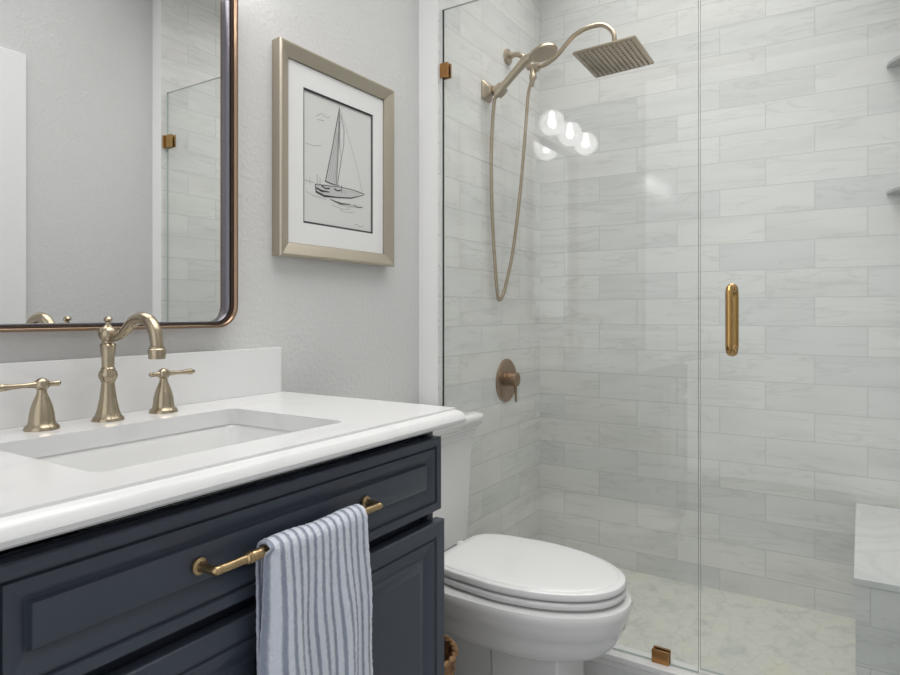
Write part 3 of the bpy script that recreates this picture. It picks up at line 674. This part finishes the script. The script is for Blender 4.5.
b = bmesh.new(); box(b, XG-0.008, XG+0.008, YT-0.006, YT, 0.131, 2.092); part('edge_seal', b, M['caulk'], t, smooth=0)
t = thing('shower_door', 'clear frameless shower glass door with a brass pull handle', 'shower door', (XG, -1.17, 0.13))
part('door_glass', pane(-1.438, -0.894, 0.142, 2.092), [M['glass'], M['glass_edge']], t, smooth=0)
for z in (1.868, 0.40): part('door_hinge', clip(-1.416, z, 'right', 0.024, 0.028), M['gold'], t, bevel=0.0015)
b = bmesh.new(); hy = -0.972
for sx in (-1, 1):
    X_ = XG+sx*0.045; pts = [(XG+sx*0.005, hy, 1.148), (XG+sx*0.022, hy, 1.1485), (XG+sx*0.038, hy, 1.146), (X_, hy, 1.134), (X_, hy, 1.11), (X_, hy, 1.067), (X_, hy, 1.024), (X_, hy, 1.000), (XG+sx*0.038, hy, 0.988), (XG+sx*0.022, hy, 0.9855), (XG+sx*0.005, hy, 0.986)]
    tube(b, catmull(pts, 6), 0.0092, 18)
    for z in (1.148, 0.986): lathe(b, [(0.013, 0), (0.013, 0.004), (0.010, 0.006)], 20, (XG+sx*0.0052, hy, z), (sx, 0, 0))
part('door_handle', b, M['gold'], t, 'polished brass pull')

# ------------------------------------------------------------ shower fittings
AX = 2.27
t = thing('rain_shower_head', 'square brushed rain shower head on a curved arm from the tiled wall', 'shower head', (AX, YT, 2.095))
b = bmesh.new(); lathe(b, [(0.031, 0), (0.031, 0.004), (0.028, 0.010), (0.018, 0.014), (0.012, 0.016), (0.012, 0.02)], 28, (AX, YT, 2.095), (0, -1, 0))
part('wall_flange', b, M['showerm'], t)
b = bmesh.new(); DY = -0.183
tube(b, catmull([(AX, YT, 2.095), (AX, YT-0.04, 2.096), (AX, YT-0.070, 2.080), (AX, DY, 2.036)], 8), 0.0105, 16)
lathe(b, [(0.0125, -0.026), (0.016, -0.022), (0.016, -0.006), (0.013, -0.003), (0.013, 0.004), (0.017, 0.008), (0.017, 0.022), (0.012, 0.026)], 24, (AX, DY-0.006, 2.033), (0, -0.85, -0.25))
lathe(b, [(0.012, 0), (0.012, 0.03), (0.0145, 0.034), (0.0145, 0.048), (0.010, 0.052)], 20, (AX, DY-0.006, 2.033), (-0.1, 0, -1))
part('diverter', b, M['showerm'], t)
HXc, HYc, HZ = 2.257, -0.510, 1.990
b = bmesh.new()
pts = catmull([(AX, DY-0.02, 2.028), (AX, DY-0.055, 2.032), (AX, DY-0.098, 2.052), (AX, DY-0.135, 2.085), (AX, DY-0.170, 2.114), (AX, DY-0.215, 2.130), (AX, DY-0.270, 2.131), (HXc+0.004, HYc+0.022, 2.110), (HXc, HYc, 2.075), (HXc, HYc, 2.018)], 8)
tube(b, pts, 0.0085, 16)
part('shower_arm', b, M['showerm'], t)
b = bmesh.new(); s = 0.119
def sq(s, z, r=0.006): return [(HXc+px, HYc+py, z) for px, py in rrect(2*s, 2*s*0.93, r, 4)]
loft(b, [sq(s-0.002, HZ), sq(s, HZ+0.0015), sq(s, HZ+0.007), sq(s-0.003, HZ+0.009)])
lathe(b, [(0.022, 0), (0.020, 0.006), (0.014, 0.012), (0.014, 0.03), (0.010, 0.034)], 24, (HXc, HYc, HZ+0.009))
def tilt(bm):
    for v in bm.verts: v.co.z += -0.045*(v.co.y-HYc)-0.05*(v.co.x-HXc)
tilt(b)
rh = part('rain_head', b, M['showerm'], t, smooth=40)
b = bmesh.new()
for i in range(12):
    for j in range(12):
        x = HXc-0.1045+0.0190*i; y = HYc-0.0935+0.0170*j
        lathe(b, [(0.0040, 0), (0.0034, -0.002), (0.0015, -0.0028)], 6, (x, y, HZ))
tilt(b)
o = part('nozzles', b, M['nozzle'], rh, 'grid of small rubber spray nozzles'); o['kind'] = 'stuff'

t = thing('hand_shower', 'brushed hand shower with hanging hose resting in its wall holder', 'hand shower', (2.135, YT-0.06, 1.93))
b = bmesh.new(); H0 = Vector((2.112, -0.112, 1.895)); H1 = Vector((2.135, -0.225, 2.003))
dirn = (H1-H0).normalized()
pts = catmull([H0-dirn*0.012, H0, H0+(H1-H0)*0.35+Vector((0, 0, 0.003)), H0+(H1-H0)*0.7+Vector((0, 0, 0.006)), H1+Vector((0, 0, 0.006)), H1+Vector((0, -0.034, 0.014))], 8)
tube(b, pts, lerp_list([0.011, 0.0135, 0.0145, 0.0155, 0.018, 0.014], len(pts)), 20)
part('grip', b, M['showerm'], t)
b = bmesh.new(); C_ = H1+Vector((0.0, -0.066, 0.018)); nrm = Vector((0.0, -0.29, -0.957)).normalized()
lathe(b, [(0.012, -0.020), (0.034, -0.014), (0.048, -0.006), (0.052, 0.001), (0.052, 0.006), (0.049, 0.009), (0.044, 0.0095), (0, 0.0095)], 36, C_, nrm)
sh = part('spray_head', b, M['showerm'], t)
b = bmesh.new()
q = Vector((0, 0, 1)).rotation_difference(nrm)
for r_, n_ in ((0.012, 6), (0.024, 12), (0.036, 18)):
    for k in range(n_):
        a = 2*PI*k/n_; lathe(b, [(0.002, 0), (0.0012, 0.002)], 6, C_+q @ Vector((r_*math.cos(a), r_*math.sin(a), 0.0095)), nrm)
o = part('spray_nozzles', b, M['nozzle'], sh); o['kind'] = 'stuff'
b = bmesh.new()
hp = catmull([(AX-0.006, DY-0.008, 1.985), (AX-0.015, DY+0.008, 1.93), (AX-0.030, DY+0.012, 1.80), (2.225, -0.155, 1.55), (2.205, -0.135, 1.33), (2.185, -0.116, 1.20), (2.172, -0.107, 1.150), (2.160, -0.101, 1.135), (2.150, -0.098, 1.15), (2.138, -0.094, 1.25), (2.118, -0.092, 1.45), (2.106, -0.094, 1.65), (2.106, -0.100, 1.80), (2.110, -0.107, 1.882)], 14)
tube(b, hp, [0.0062+0.0007*(k % 2) for k in range(len(hp))], 12)
lathe(b, [(0.008, 0), (0.011, 0.004), (0.010, 0.03), (0.0075, 0.036)], 16, (AX-0.0075, DY-0.0065, 1.990), (-0.12, 0.1, -1))
part('hose', b, M['showerm'], t)
t = thing('hand_shower_holder', 'brushed square wall bracket holding the hand shower', 'bracket', (2.098, YT, 1.908))
b = bmesh.new()
loft(b, [[(2.098+px, y, 1.908+pz) for px, pz in rrect(2*s, 2*s, r, 4)] for s, r, y in ((0.034, 0.006, YT), (0.034, 0.006, YT-0.006), (0.030, 0.008, YT-0.012), (0.018, 0.012, YT-0.022), (0.016, 0.012, YT-0.03))])
part('wall_plate', b, M['showerm'], t)
b = bmesh.new(); lathe(b, [(0.0150, -0.020), (0.022, -0.020), (0.025, 0.0), (0.0225, 0.02), (0.0170, 0.02)], 24, H0+dirn*0.02, dirn)
bmesh.ops.delete(b, geom=[f for f in b.faces if len(f.verts) > 4], context='FACES')
part('cradle', b, M['showerm'], t)

t = thing('shower_valve', 'round brushed bronze shower valve with lever on the tiled wall', 'valve', (2.261, YT, 0.82))
b = bmesh.new(); lathe(b, [(0.085, 0), (0.085, 0.003), (0.082, 0.006), (0.05, 0.008), (0, 0.008)], 56, (2.261, YT, 0.820), (0, -1, 0))
part('trim_plate', b, M['valvem'], t)
b = bmesh.new(); lathe(b, [(0.030, 0), (0.030, 0.006), (0.025, 0.008), (0.025, 0.012), (0.0275, 0.015), (0.0275, 0.040), (0.025, 0.043), (0, 0.044)], 36, (2.261, YT-0.008, 0.826), (0, -1, 0))
tube(b, [(2.262, YT-0.040, 0.815), (2.262, YT-0.042, 0.78), (2.262, YT-0.044, 0.738)], [0.006, 0.0055, 0.005], 12)
part('valve_handle', b, M['valvem'], t)
